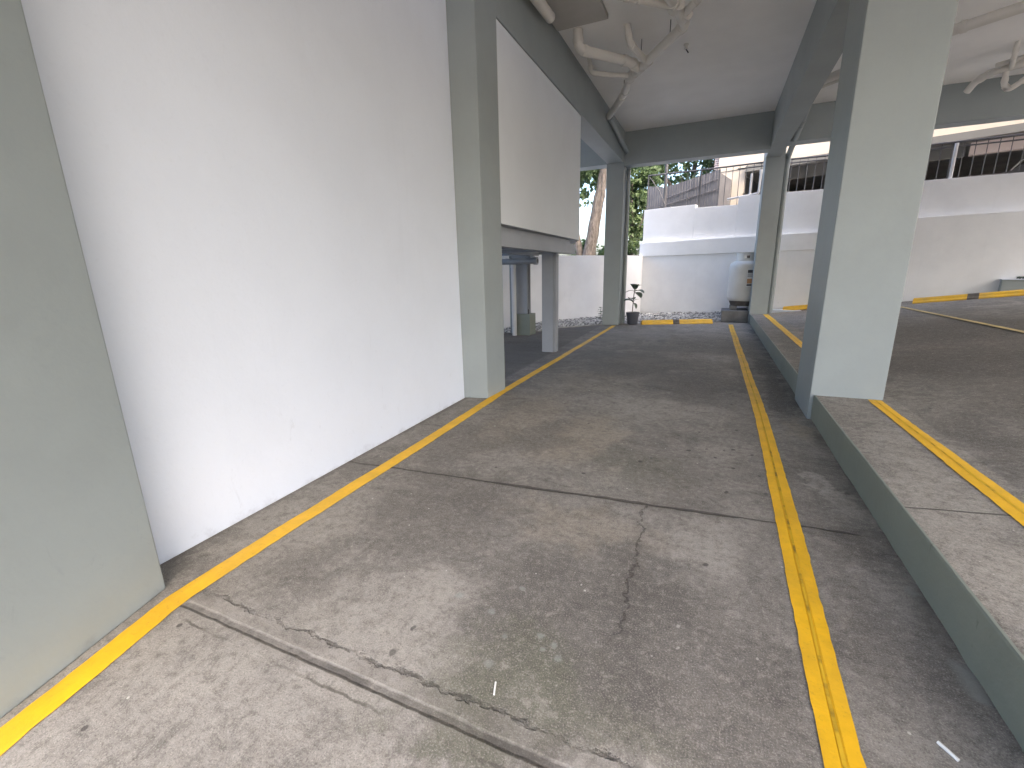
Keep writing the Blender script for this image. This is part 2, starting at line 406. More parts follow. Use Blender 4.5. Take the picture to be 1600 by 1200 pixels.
M_leafA = leaf_mat("broad_leaves", (0.065, 0.11, 0.05), (0.12, 0.17, 0.075), 0.5)
M_leafB = leaf_mat("bright_leaves", (0.08, 0.125, 0.055), (0.15, 0.21, 0.09), 0.5)
M_leafC = leaf_mat("dull_leaves", (0.05, 0.075, 0.055), (0.10, 0.13, 0.10), 0.2)
nb = NT("bark")
M_bark = nb.out(nb.mix(nb.step(nb.noise(6, 6, 0.7, vec=nb.scale((3, 3, 0.8))), 0.35, 0.65), (0.06, 0.05, 0.042), (0.15, 0.128, 0.11)), 0.9,
                nb.bump(nb.noise(9, 6, 0.7, vec=nb.scale((3, 3, 0.6))), 0.8, 0.03))
ns = NT("gravel_stone")
gi = ns.t.nodes.new("ShaderNodeNewGeometry")
M_stone = ns.out(ns.mix(ns.step(gi.outputs["Random Per Island"], 0.1, 0.95), (0.17, 0.17, 0.168), (0.62, 0.61, 0.59)), 0.9,
                 ns.bump(ns.noise(60, 3), 0.4, 0.004))
nc = NT("corrugated_metal")
lx = nc.xyz()
ss = nc.math('SUBTRACT', nc.math('MULTIPLY', lx[0], 0.956), nc.math('MULTIPLY', lx[1], 0.29))
cl = nc.mix(nc.step(nc.noise(2.5, 5, 0.7), 0.35, 0.7), (0.11, 0.11, 0.12), (0.15, 0.15, 0.16))
M_zinc = nc.out(cl, 0.6, metal=0.2)
ngd = NT("ground_soil")
M_ground = ngd.out(ngd.mix(ngd.step(ngd.noise(0.3, 6, 0.7), 0.35, 0.65), (0.20, 0.20, 0.195), (0.30, 0.30, 0.295)), 0.95)

# ------------------------------------------------------------------ mesh helpers
WORLD = {}
class MB:
    def __init__(self):
        self.v, self.f = [], []
    def add(self, vs, fs):
        o = len(self.v)
        self.v += [tuple(p) for p in vs]
        self.f += [tuple(o + i for i in f) for f in fs]
        return self
    def prism(self, poly, z0, z1):
        """poly: xy list counter-clockwise; z0/z1 numbers or lists"""
        n = len(poly)
        a = z0 if isinstance(z0, (list, tuple)) else [z0] * n
        b = z1 if isinstance(z1, (list, tuple)) else [z1] * n
        vs = [(p[0], p[1], a[i]) for i, p in enumerate(poly)] + [(p[0], p[1], b[i]) for i, p in enumerate(poly)]
        fs = [tuple(range(n))[::-1], tuple(range(n, 2 * n))]
        fs += [(i, (i + 1) % n, n + (i + 1) % n, n + i) for i in range(n)]
        return self.add(vs, fs)
    def box(self, x0, x1, y0, y1, z0, z1):
        return self.prism([(x0, y0), (x1, y0), (x1, y1), (x0, y1)], z0, z1)
    def frame_box(self, O, u, n, s0, s1, d0, d1, z0, z1):
        P = [(O[0] + u[0] * s + n[0] * d, O[1] + u[1] * s + n[1] * d) for s, d in ((s0, d0), (s1, d0), (s1, d1), (s0, d1))]
        return self.prism(P, z0, z1)
    def tube(self, pts, r, seg=12, caps=True):
        pts = [Vector(p) for p in pts]
        n = len(pts)
        rr = r if isinstance(r, (list, tuple)) else [r] * n
        ref = None
        rings = []
        for i, p in enumerate(pts):
            a = (pts[i] - pts[i - 1]).normalized() if i > 0 else None
            b = (pts[i + 1] - pts[i]).normalized() if i < n - 1 else None
            t = (a + b).normalized() if a and b and (a + b).length > 1e-6 else (a or b)
            if ref is None:
                ref = t.orthogonal().normalized()
            ref = (ref - t * ref.dot(t)).normalized()
            bi = t.cross(ref)
            k = 1.0
            rings.append([p + (ref * math.cos(q) + bi * math.sin(q)) * rr[i] * k for q in [2 * math.pi * j / seg for j in range(seg)]])
        vs = [q for R in rings for q in R]
        fs = []
        for i in range(n - 1):
            for j in range(seg):
                k = (j + 1) % seg
                fs.append((i * seg + j, i * seg + k, (i + 1) * seg + k, (i + 1) * seg + j))
        if caps:
            fs.append(tuple(range(seg))[::-1])
            fs.append(tuple(range((n - 1) * seg, n * seg)))
        return self.add(vs, fs)
    def lathe(self, cx, cy, prof, seg=28):
        vs, fs = [], []
        for (r, z) in prof:
            for j in range(seg):
                a = 2 * math.pi * j / seg
                vs.append((cx + r * math.cos(a), cy + r * math.sin(a), z))
        for i in range(len(prof) - 1):
            for j in range(seg):
                k = (j + 1) % seg
                fs.append((i * seg + j, i * seg + k, (i + 1) * seg + k, (i + 1) * seg + j))
        fs.append(tuple(range(seg))[::-1])
        fs.append(tuple(range((len(prof) - 1) * seg, len(prof) * seg)))
        return self.add(vs, fs)
    def build(self, name, mat, parent=None, bevel=0, smooth=False, label=None):
        me = bpy.data.meshes.new(name)
        wo = WORLD.get(parent.name, Vector((0, 0, 0))) if parent else Vector((0, 0, 0))
        me.from_pydata([(p[0] - wo[0], p[1] - wo[1], p[2] - wo[2]) for p in self.v], [], self.f)
        me.update()
        me.materials.append(mat)
        o = bpy.data.objects.new(name, me)
        COL.objects.link(o)
        if parent:
            o.parent = parent
        WORLD[o.name] = wo
        if smooth:
            for p in me.polygons:
                p.use_smooth = True
            try:
                me.set_sharp_from_angle(angle=R_(40))
            except Exception:
                pass
        if bevel:
            m = o.modifiers.new("bevel", 'BEVEL')
            m.width = bevel
            m.segments = 2
            m.limit_method = 'ANGLE'
        if label:
            o['label'] = label
        return o

def tag(o, label=None, cat=None, group=None, kind=None):
    if label: o['label'] = label
    if cat: o['category'] = cat
    if group: o['group'] = group
    if kind: o['kind'] = kind
    return o

def empty(name, loc, label, cat, group=None):
    o = bpy.data.objects.new(name, None)
    COL.objects.link(o)
    o.location = loc
    o.empty_display_size = 0.2
    WORLD[o.name] = Vector(loc)
    return tag(o, label, cat, group)

def rounded(pts, r=0.09, n=5):
    """round the corners of a polyline so pipes have elbows"""
    P = [Vector(p) for p in pts]
    out = [P[0]]
    for i in range(1, len(P) - 1):
        a, b, c = P[i - 1], P[i], P[i + 1]
        la, lc = min(r, (a - b).length * 0.45), min(r, (c - b).length * 0.45)
        p0, p1 = b + (a - b).normalized() * la, b + (c - b).normalized() * lc
        for k in range(n + 1):
            t = k / n
            out.append(p0 * (1 - t) ** 2 + b * 2 * t * (1 - t) + p1 * t * t)
    out.append(P[-1])
    return out

def pipe(mb, pts, r, elbow=0.09):
    mb.tube(rounded(pts, elbow), r, 14)
    for i in range(1, len(pts) - 1):      # socket collars at each fitting
        b = Vector(pts[i])
        for q in (pts[i - 1], pts[i + 1]):
            d = Vector(q) - b
            if d.length > elbow * 2.4:
                d.normalize()
                mb.tube([b + d * elbow * 0.75, b + d * (elbow * 0.75 + 0.055)], r * 1.16, 14)
    return mb

# ------------------------------------------------------------------ ground, floor, slab
H = 4.33                                     # ceiling height
O0, U, N_ = (-2.0, 14.15), (0.9569, -0.2903), (0.2903, 0.9569)   # back boundary wall frame
def bw(s, d): return (O0[0] + U[0] * s + N_[0] * d, O0[1] + U[1] * s + N_[1] * d)
def wall_y(x): return O0[1] + (x - O0[0]) * U[1] / U[0]
def zs(x): return 0.22 + max(0.0, x - 1.45) * 0.135

g = MB().add([(-400, -400, -0.08), (400, -400, -0.08), (400, 400, -0.08), (-400, 400, -0.08)], [(0, 1, 2, 3)])
tag(g.build("ground", M_ground), kind="structure")

floor_edge = [(-7.5, 6.0), (-5.2, 8.2), (-4.06, 9.12), (-3.61, 9.5), (-3.35, 10.28), (-2.68, 11.0), (-1.63, 11.68), (-0.7, 12.0), (0.08, 12.42), (0.88, 13.0)]
f = MB()
f.add([(0.88, -14, 0), (0.88, 13.0, 0)] + [(p[0], p[1], 0) for p in floor_edge[::-1][1:]] + [(-7.5, -14, 0)], [tuple(range(2 + len(floor_edge)))])
tag(f.build("garage_floor", M_floor), kind="structure")

sl = MB()
xs = [0.88, 1.1, 1.45, 1.8, 2.4, 3.2, 4.2, 5.4, 6.8, 9.5]
ys_n = 12
vs, fs = [], []
for x in xs:
    for j in range(ys_n + 1):
        y0, y1 = -14, wall_y(x) + 0.02
        vs.append((x, y0 + (y1 - y0) * j / ys_n, zs(x)))
for i in range(len(xs) - 1):
    for j in range(ys_n):
        a = i * (ys_n + 1) + j
        fs.append((a, a + ys_n + 1, a + ys_n + 2, a + 1))
nv = len(vs)
vs += [(0.88, -14, -0.02), (0.88, 13.3, -0.02)]
fs.append((nv, 0, ys_n, nv + 1))
sl.add(vs, fs)
tag(sl.build("raised_slab", M_slab), kind="structure")

# painted kerb face, slightly wavy, with ragged lower edge
kb = MB()
kv, kf = [], []
yy = np.arange(-6, 13.05, 0.05)
for i, y in enumerate(yy):
    wv = mnoise.noise((0, y * 1.3, 0)) * 0.006
    rag = 0.012 + 0.010 * mnoise.noise((3.1, y * 9, 0)) + 0.006 * mnoise.noise((9, y * 31, 0))
    kv += [(0.872 + wv, y, rag), (0.872 + wv * 0.5, y, 0.214), (0.875 + wv * 0.5, y, 0.2235), (0.884 + 0.003 * mnoise.noise((5, y * 12, 0)), y, 0.2243)]
for i in range(len(yy) - 1):
    for k in range(3):
        a = i * 4 + k
        kf.append((a, a + 1, a + 5, a + 4))
kb.add(kv, kf)
tag(kb.build("kerb", M_kerb), kind="structure")

# ------------------------------------------------------------------ the building over the stalls
B = empty("parking_building", (-2.3, 0.6, 0), "sage green and white concrete building standing on columns over the parking stalls", "building")
col_near = MB().add([(-2.75, 0.27, 0), (-1.875, 0.27, 0), (-2.07, 0.90, 0), (-2.75, 0.90, 0), (-2.75, 0.27, H), (-1.90, 0.27, H), (-2.095, 0.90, H), (-2.75, 0.90, H)],
                    [(3, 2, 1, 0), (4, 5, 6, 7), (0, 1, 5, 4), (1, 2, 6, 5), (2, 3, 7, 6), (3, 0, 4, 7)])
col_near.build("column", M_sage, B, bevel=0.008)
MB().prism([(-2.62, 3.965), (-2.115, 4.085), (-2.105, 4.51), (-2.62, 4.51)], 0, H).build("column", M_sage, B, bevel=0.008)
MB().prism([(-2.46, 11.06), (-2.08, 11.15), (-2.08, 11.65), (-2.46, 11.58)], 0, H).build("column", M_sage, B, bevel=0.008)
MB().prism([(0.845, 4.45), (1.36, 4.46), (1.36, 5.12), (0.845, 5.12)], 0, H).build("column", M_sage, B, bevel=0.008)
MB().prism([(0.848, 12.22), (1.235, 12.30), (1.235, 12.80), (0.848, 12.78)], 0, H).build("column", M_sage, B, bevel=0.008)
MB().prism([(-2.278, 0.9), (-2.368, 4.02), (-2.58, 4.02), (-2.52, 0.9)][::-1], 0, H).build("wall", M_wall, B)
# beams
def beam(x0, x1, y0, y1, z0, poly=None):
    m = MB()
    if poly: m.prism(poly, z0, H + 0.01)
    else: m.box(x0, x1, y0, y1, z0, H + 0.01)
    return m.build("beam", M_sage, B, bevel=0.006)
beam(0, 0, 0, 0, 3.69, [(-2.47, 4.512), (-2.108, 4.512), (-2.085, 11.10), (-2.45, 11.05)])
beam(-2.078, 0.838, 11.17, 11.52, 3.64)
beam(0.842, 1.15, -2.39, 12.8, 3.69)
beam(1.153, 9.2, 11.10, 11.46, 3.71)
beam(-7.0, -2.463, 11.12, 11.5, 3.69)
beam(-2.75, 9.2, -2.75, -2.4, 3.69)
MB().box(8.6, 8.8, 4.5, 8.5, 0, H).build("wall", M_room, B)  # unseen wall, added to block light coming in from the right
# ceiling and the storeys above
ce = MB()
def quad(m, x0, x1, y0, y1, z):
    m.add([(x0, y0, z), (x0, y1, z), (x1, y1, z), (x1, y0, z)], [(0, 1, 2, 3)])
quad(ce, -7, 9.2, -2.75, 11.62, H)
ce.build("ceiling", M_ceil, B)
MB().box(-2.08, -1.43, 4.9, 6.28, H - 0.05, H - 0.002).build("soffit", M_soffit, B)
MB().box(-7, 9.2, -2.75, 11.62, H + 0.2, H + 3.4).build("upper_storey", M_cream, B)  # unseen storey, added to block sky; height tuned to light at the back
# inner wall closing the room behind the white wall
MB().box(-6.8, -2.63, 4.05, 4.2, 0, H).build("wall", M_room, B)

# ------------------------------------------------------------------ raised white room on steel
rm = empty("raised_room", (-3.4, 6.8, 0), "white boxed room raised on grey steel beams and posts between two columns", "room")
MB().prism([(-2.118, 4.53), (-2.122, 7.61), (-2.74, 9.16), (-4.25, 9.16), (-4.25, 4.53)], 1.815, 3.685).build("wall_panel", M_room, rm, bevel=0.005)
ed = MB()
# channel section under the panel edge: web set back, flanges proud
ed.box(-2.16, -2.128, 4.53, 7.40, 1.606, 1.738)
ed.box(-2.25, -2.12, 4.53, 7.40, 1.585, 1.605)
ed.box(-2.27, -2.22, 4.53, 7.40, 1.606, 1.812)
ed.box(-2.215, -2.145, 7.402, 7.43, 1.585, 1.73)
ed.build("edge_beam", M_steel, rm)
for bx in ((-4.2, -2.26, 7.02, 7.15), (-4.2, -2.26, 5.9, 6.02), (-4.2, -2.26, 4.9, 5.02), (-3.4, -3.28, 7.16, 8.79)):
    MB().box(*bx, 1.63, 1.812).build("cross_beam", M_steel, rm)
po = MB()
po.box(-2.565, -2.37, 7.00, 7.022, 0, 1.62)
po.box(-2.565, -2.37, 7.15, 7.172, 0, 1.62)
po.box(-2.475, -2.455, 7.024, 7.148, 0, 1.62)
po.box(-2.367, -2.335, 7.03, 7.165, 0, 1.62)
po.build("post", M_steel, rm)
p2 = MB()
p2.box(-3.81, -3.57, 8.84, 8.865, 0.455, 1.6)
p2.box(-3.81, -3.57, 9.02, 9.045, 0.455, 1.6)
p2.box(-3.70, -3.68, 8.868, 9.018, 0.455, 1.6)
p2.box(-3.90, -3.48, 8.80, 9.08, 1.60, 1.66)
p2.build("post", M_steel, rm)
pd = MB().box(-3.90, -3.50, 8.80, 9.15, 0, 0.452)
pd.build("pedestal", M_kerb, rm, bevel=0.01)
MB().tube([(-3.55, 8.86, 0.45), (-3.55, 8.86, 0.55)], 0.012, 8).build("anchor_bolt", M_iron, rm)
# beam carrying the back post, and green post behind
MB().box(-4.24, -2.9, 8.80, 9.0, 1.662, 1.813).build("cross_beam", M_steel, rm)
MB().prism([(-4.04, 9.0), (-3.92, 9.0), (-3.92, 9.14), (-4.04, 9.14)], 0, 1.66).build("post", M_sage, rm)
dp = MB()
pipe(dp, [(-3.83, 8.74, 0.0), (-3.83, 8.74, 1.52), (-4.0, 8.74, 1.56)], 0.05, 0.07)
tag(dp.build("drain_pipe", M_pipe_w, smooth=True), "white vertical drain pipe beside the stubby pedestal under the raised room", "pipe")
hp = MB()
pipe(hp, [(-5.2, 8.25, 1.52), (-3.17, 8.25, 1.52)], 0.055)
hp.tube([(-3.18, 8.25, 1.52), (-3.11, 8.25, 1.52)], 0.072, 16)
hp2 = hp.build("waste_pipe", M_steel, smooth=True)
tag(hp2, "horizontal waste pipe with an open round end hanging beneath the raised room", "pipe")
MB().tube([(-3.112, 8.25, 1.52), (-3.105, 8.25, 1.52)], 0.04, 16).build("mouth_shade", M_iron, hp2)  # dark disc stands in for the shade inside the open end

# ------------------------------------------------------------------ boundary walls
BW = empty("boundary_wall", (*bw(1.5, 0), 0), "tall stepped white boundary wall with a ledge, behind the gas tank", "wall")
def sz(s, *p):   # piecewise heights along s
    return float(np.interp(s, p[0], p[1]))
m = MB()
m.frame_box(O0, U, N_, 0.0, 4.42, 0.0, 0.5, -0.05, 1.695)      # lower wall
m.frame_box(O0, U, N_, -0.09, 4.42, -0.025, 0.5, 1.70, 2.09)     # band
m.build("lower_wall", M_back, BW, bevel=0.006)
m = MB()
def seg(s0, s1, za, zb):
    P = [bw(s0, 0.13), bw(s1, 0.13), bw(s1, 0.45), bw(s0, 0.45)]
    m.prism(P, 2.08, [za, zb, zb, za])
seg(-0.075, 1.395, 3.02, 3.02); seg(1.396, 2.48, 2.935, 2.90); seg(2.481, 14.0, 3.10, 2.73)
m.build("upper_wall", M_back, BW, bevel=0.006)
m = MB()
P = [bw(4.422, -0.05), bw(14.0, -0.05), bw(14.0, 0.5), bw(4.422, 0.5)]
m.prism(P, -0.05, [2.26, 2.20, 2.20, 2.26])
m.build("lower_wall", M_back, BW, bevel=0.006)
m = MB()
P = [bw(4.40, -0.03), bw(3.05, -0.03), bw(3.05, -0.32), bw(4.40, -0.32)][::-1]
m.prism(P, 0.1, 0.292)
m.build("plinth", M_wall, BW, bevel=0.008)

lw_pts = [(-1.985, 14.14), (-2.14, 13.65), (-2.42, 13.1), (-2.70, 12.74), (-3.02, 12.40), (-3.4, 11.97), (-3.75, 11.5), (-4.0, 11.0), (-4.18, 10.5), (-4.42, 9.75), (-4.9, 8.7), (-5.6, 7.6), (-8.5, 5.2)]
lw = MB()
vs, fs = [], []
for i, p in enumerate(lw_pts):
    a = Vector(lw_pts[max(i - 1, 0)]); b = Vector(lw_pts[min(i + 1, len(lw_pts) - 1)])
    t = (b - a).normalized(); nn = Vector((t.y, -t.x))      # away from the camera
    if nn.y < 0: nn = -nn
    q = Vector(p) + nn * 0.16
    vs += [(p[0], p[1], -0.05), (p[0], p[1], 1.725), (q.x, q.y, 1.725), (q.x, q.y, -0.05)]
for i in range(len(lw_pts) - 1):
    for k in range(4):
        a, b = i * 4 + k, i * 4 + (k + 1) % 4
        fs.append((b, a, a + 4, b + 4))
fs.append((0, 1, 2, 3)); fs.append(tuple((len(lw_pts) - 1) * 4 + k for k in (3, 2, 1, 0)))
lw.add(vs, fs)
o = lw.build("garden_wall", M_back, smooth=True)
tag(o, "low curved white wall with trees showing over it, seen under the raised room", "wall")

# ------------------------------------------------------------------ gravel bed
gb = MB()
edge = [(-5.2, 8.2), (-4.06, 9.12), (-3.61, 9.5), (-3.35, 10.28), (-2.68, 11.0), (-1.63, 11.68), (-0.7, 12.0), (0.08, 12.42), (0.9, 13.0)]
back = [(-5.1, 8.6), (-4.45, 9.8), (-4.2, 10.5), (-3.8, 11.5), (-3.05, 12.42), (-2.2, 13.6), bw(0.6, 0.03), bw(1.9, 0.03), bw(3.1, 0.03)]
def gz(i, t):
    hgt = [0.02, 0.02, 0.03, 0.04, 0.05, 0.04, 0.06, 0.13, 0.2][i]
    return -0.012 + hgt * t ** 0.7 + (0.012 if t > 0 else 0)
vs, fs = [], []
NTT = 5
for i in range(len(edge)):
    for j in range(NTT + 1):
        t = j / NTT
        vs.append((edge[i][0] * (1 - t) + back[i][0] * t, edge[i][1] * (1 - t) + back[i][1] * t, gz(i, t)))
for i in range(len(edge) - 1):
    for j in range(NTT):
        a = i * (NTT + 1) + j
        fs.append((a, a + NTT + 1, a + NTT + 2, a + 1))
gb.add(vs, fs)
# individual stones
ph = (1 + 5 ** 0.5) / 2
ICO = np.array([(-1, ph, 0), (1, ph, 0), (-1, -ph, 0), (1, -ph, 0), (0, -1, ph), (0, 1, ph), (0, -1, -ph), (0, 1, -ph), (ph, 0, -1), (ph, 0, 1), (-ph, 0, -1), (-ph, 0, 1)]) / 1.9
ICF = [(0, 11, 5), (0, 5, 1), (0, 1, 7), (0, 7, 10), (0, 10, 11), (1, 5, 9), (5, 11, 4), (11, 10, 2), (10, 7, 6), (7, 1, 8), (3, 9, 4), (3, 4, 2), (3, 2, 6), (3, 6, 8), (3, 8, 9), (4, 9, 5), (2, 4, 11), (6, 2, 10), (8, 6, 7), (9, 8, 1)]
for k in range(5200):
    u = rng.random() * (len(edge) - 1); i = int(u); a = u - i; t = rng.random() ** 0.9 * 1.0
    e = np.array(edge[i]) * (1 - a) + np.array(edge[i + 1]) * a
    b = np.array(back[i]) * (1 - a) + np.array(back[i + 1]) * a
    p = e * (1 - t) + b * t
    z = gz(i, t) * (1 - a) + gz(i + 1, t) * a
    r = rng.uniform(0.013, 0.034)
    S = ICO * (r * rng.uniform(0.7, 1.25, 3)) * rng.uniform(0.82, 1.12, (12, 1))
    th = rng.random() * 6.28
    c, s = math.cos(th), math.sin(th)
    gb.add([(p[0] + q[0] * c - q[1] * s, p[1] + q[0] * s + q[1] * c, z + r * 0.45 + q[2] * 0.8) for q in S], ICF)
tag(gb.build("gravel", M_stone), "grey loose gravel bed along the foot of the white walls", "gravel", kind="stuff")
# mortar strip at the floor's end
ms = MB()
for i in range(2, len(edge) - 1):
    a, b = Vector(edge[i]), Vector(edge[i + 1])
    t = (b - a).normalized(); nn = Vector((-t.y, t.x)) * 0.05
    ms.prism([(a.x - nn.x, a.y - nn.y), (b.x - nn.x, b.y - nn.y), (b.x + nn.x, b.y + nn.y), (a.x + nn.x, a.y + nn.y)], -0.02, 0.012 + 0.001 * (i % 2))
tag(ms.build("edging_strip", M_mortar), kind="structure")

# ------------------------------------------------------------------ painted lines
def stripe(name, pts, widths, mat, label, z=None, groove=None, jit=0.0035, seed=0):
    """pts: centreline; a sheet with slightly ragged edges"""
    zf = z if callable(z) else (lambda x: (z or 0.0))
    P = [Vector(p) for p in pts]
    L = [0]
    for a, b in zip(P, P[1:]): L.append(L[-1] + (b - a).length)
    tt = np.arange(0, L[-1], 0.03)
    me, gm = MB(), MB()
    vs, fs, gv, gf = [], [], [], []
    for i, t in enumerate(tt):
        x = float(np.interp(t, L, [p.x for p in P])); y = float(np.interp(t, L, [p.y for p in P]))
        t2 = min(t + 0.25, L[-1]); t1 = max(t - 0.25, 0)
        d = Vector((float(np.interp(t2, L, [p.x for p in P])) - float(np.interp(t1, L, [p.x for p in P])), float(np.interp(t2, L, [p.y for p in P])) - float(np.interp(t1, L, [p.y for p in P])))).normalized()
        nn = Vector((d.y, -d.x))
        hw = float(np.interp(t, L, widths)) / 2
        e = [hw + jit * (mnoise.noise((seed + s * 7, t * 3, 0)) * 1.6 + mnoise.noise((seed + s * 7 + 3, t * 17, 1)) * 1.3) for s in (0, 1)]
        wob = 0.006 * mnoise.noise((seed + 50, t * 1.1, 0))
        row = [-e[0] + wob, -0.010, -0.004, 0.004, 0.010, e[1] + wob] if groove else [-e[0] + wob, -e[0] / 3, 0, e[1] / 3, e[1] + wob]
        zz = [0.004, 0.006, 0.0035, 0.0035, 0.006, 0.004] if groove else [0.004, 0.0048, 0.005, 0.0048, 0.004]
        base = zf(x)
        for q, h in zip(row, zz):
            vs.append((x + nn.x * q, y + nn.y * q, base + h))
        if groove:
            gw = groove * (0.7 + 0.5 * (mnoise.noise((seed + 90, t * 2.3, 0)) + 0.5))
            for q in (-gw, gw):
                gv.append((x + nn.x * (q + wob), y + nn.y * (q + wob), base + 0.0072))
    k = 6 if groove else 5
    for i in range(len(tt) - 1):
        for j in range(k - 1):
            fs.append((i * k + j, i * k + j + 1, (i + 1) * k + j + 1, (i + 1) * k + j))
        if groove:
            gf.append((i * 2, i * 2 + 1, i * 2 + 3, i * 2 + 2))
    o = me.add(vs, fs).build(name, mat)
    tag(o, label, "painted line", "yellow parking lines")
    if groove:
        gm.add(gv, gf).build("groove", M_groove, o)
    return o

stripe("parking_line", [(-1.53, -0.45), (-1.795, 0.30), (-1.955, 0.875), (-1.985, 1.5), (-2.0, 2.26), (-2.02, 3.0), (-2.085, 4.4), (-2.10, 6.5), (-2.15, 11.0)],
       [0.10, 0.10, 0.098, 0.10, 0.10, 0.098, 0.095, 0.09, 0.09], M_yel, "long yellow parking line running beside the white wall and the left columns", seed=1)
stripe("parking_line", [(0.42, 0.1), (0.425, 1.18), (0.455, 2.45), (0.475, 3.4), (0.49, 4.41), (0.475, 7.5), (0.45, 11.85)],
       [0.105, 0.10, 0.112, 0.105, 0.105, 0.10, 0.10], M_yel, "grooved yellow parking line on the lower floor next to the green kerb", groove=0.0055, seed=2)
stripe("parking_line", [(1.36, 0.5), (1.335, 2.53), (1.31, 3.5), (1.29, 4.445)], [0.12, 0.12, 0.10, 0.09], M_yel,
       "grooved yellow line on the raised slab ending at the front of the thick column", z=0.22, groove=0.0055, seed=3)
stripe("parking_line", [(1.255, 5.13), (1.225, 7.1), (1.21, 9.5), (1.20, 12.25)], [0.10, 0.10, 0.11, 0.12], M_yel,
       "yellow line on the raised slab between the thick column and the far slim column", z=0.22, groove=0.0055, seed=4)
stripe("parking_line", [(3.44, 3.0), (3.45, 7.4), (3.45, 11.35)], [0.09, 0.09, 0.09], M_yel_o,
       "faded yellow line on the sloping slab, slanting to the right edge of the photo", z=lambda x: zs(x) + 0.002, seed=5)

# ------------------------------------------------------------------ wheel stops
def wheel_stop(a, b, z0, label, z1=None):
    z1 = z0 if z1 is None else z1
    a, b = Vector(a), Vector(b)
    d = (b - a); L = d.length; d.normalize(); n = Vector((-d.y, d.x))   # n away from camera
    prof = [(0.0, 0.0), (0.0, 0.028), (0.02, 0.048), (0.028, 0.088), (0.045, 0.105), (0.115, 0.105), (0.135, 0.085), (0.14, 0.0)]
    root = empty("wheel_stop", ((a.x + b.x) / 2, (a.y + b.y) / 2, (z0 + z1) / 2), label, "wheel stop", "yellow wheel stops at the ends of the stalls")
    def part(t0, t1, grow, name, mat):
        m = MB()
        vs, fs = [], []
        k = len(prof)
        tk = [t0, t0 + 0.012, t1 - 0.012, t1]
        for i, t in enumerate(tk):
            zb = z0 + (z1 - z0) * t / L
            sh = 0.72 if i in (0, 3) and name == "stop_bar" else 1.0
            for (q, h) in prof:
                qq = 0.07 + (q - 0.07) * (1 + grow * 0.03)
                p = a + d * t + n * qq
                vs.append((p.x, p.y, zb + 0.004 + h * (1 + grow * 0.03) * (sh if h > 0.03 else 1)))
        for i in range(3):
            for j in range(k - 1):
                fs.append((i * k + j, (i + 1) * k + j, (i + 1) * k + j + 1, i * k + j + 1))
        fs.append(tuple(range(k))); fs.append(tuple(range(3 * k, 4 * k))[::-1])
        m.add(vs, fs).build(name, mat, root, bevel=0.003)
    part(0, L, 0, "stop_bar", M_stop)
    part(L * 0.44, L * 0.53, 1, "worn_patch", M_bare)
    return root
wheel_stop((-1.53, 11.33), (0.065, 11.98), 0.0, "yellow wheel stop on the lower floor, right of the potted plant")
wheel_stop((1.60, 12.78), (3.2, 12.32), 0.26, "yellow wheel stop against the white wall, partly hidden by the thick column", z1=0.46)
wheel_stop((3.74, 11.70), (5.40, 11.15), zs(3.74), "long yellow wheel stop on the sloping slab before the planter box", z1=zs(5.4))

# ------------------------------------------------------------------ pipes under the ceiling
zp = 4.12
pn = empty("drain_pipes", (-1.3, 7.0, H), "branching white drain pipes under the ceiling beside the left beam", "pipes")
m = MB(); pipe(m, [(-0.78, 5.0, zp), (-0.66, 5.84, zp), (-0.54, 6.45, zp), (-1.38, 7.66, zp), (-1.60, 8.31, zp), (-2.06, 9.30, zp)], 0.058, 0.10); m.build("main_pipe", M_pipe, pn, smooth=True)
m = MB(); pipe(m, [(-1.86, 6.46, H + 0.01), (-1.86, 6.5, zp), (-1.31, 7.16, zp), (-1.22, 7.44, zp)], 0.062, 0.09); m.build("branch_pipe", M_pipe, pn, smooth=True)
m = MB(); pipe(m, [(-1.92, 7.26, H + 0.01), (-1.90, 7.31, zp + 0.02), (-1.68, 7.44, zp), (-1.36, 7.63, zp)], 0.032, 0.05); m.build("branch_pipe", M_pipe, pn, smooth=True)
m = MB(); pipe(m, [(-1.26, 6.62, H + 0.01), (-1.23, 6.68, zp + 0.02), (-1.10, 7.28, zp)], 0.042, 0.06); m.build("branch_pipe", M_pipe, pn, smooth=True)
m = MB(); pipe(m, [(-1.5, 5.2, zp), (-1.02, 5.64, zp), (-0.62, 6.02, zp)], 0.048, 0.06); m.build("branch_pipe", M_pipe, pn, smooth=True)
m = MB(); pipe(m, [(-0.34, 5.3, zp), (-0.38, 5.95, zp), (-0.56, 6.25, zp)], 0.042, 0.06); m.build("branch_pipe", M_pipe, pn, smooth=True)
MB().tube([(-2.0, 4.9, 4.16), (-1.97, 5.70, 4.16)], 0.06, 14).build("branch_pipe", M_pipe, pn, smooth=True)
for c in ((-1.22, 7.44), (-1.10, 7.28), (-1.36, 7.63), (-0.55, 6.26), (-0.62, 6.02)):
    d = Vector((-0.57, 0.82, 0))
    MB().tube([Vector((*c, zp)) - d * 0.06, Vector((*c, zp)) + d * 0.06], 0.07, 14).build("coupling", M_pipe, pn, smooth=True)
for c in ((-1.6, 8.31), (-1.86, 6.62), (-1.15, 7.08), (-0.75, 6.75)):   # hangers to the slab
    MB().tube([(c[0], c[1], zp), (c[0], c[1], H + 0.01)], 0.006, 6).build("hanger", M_iron, pn)

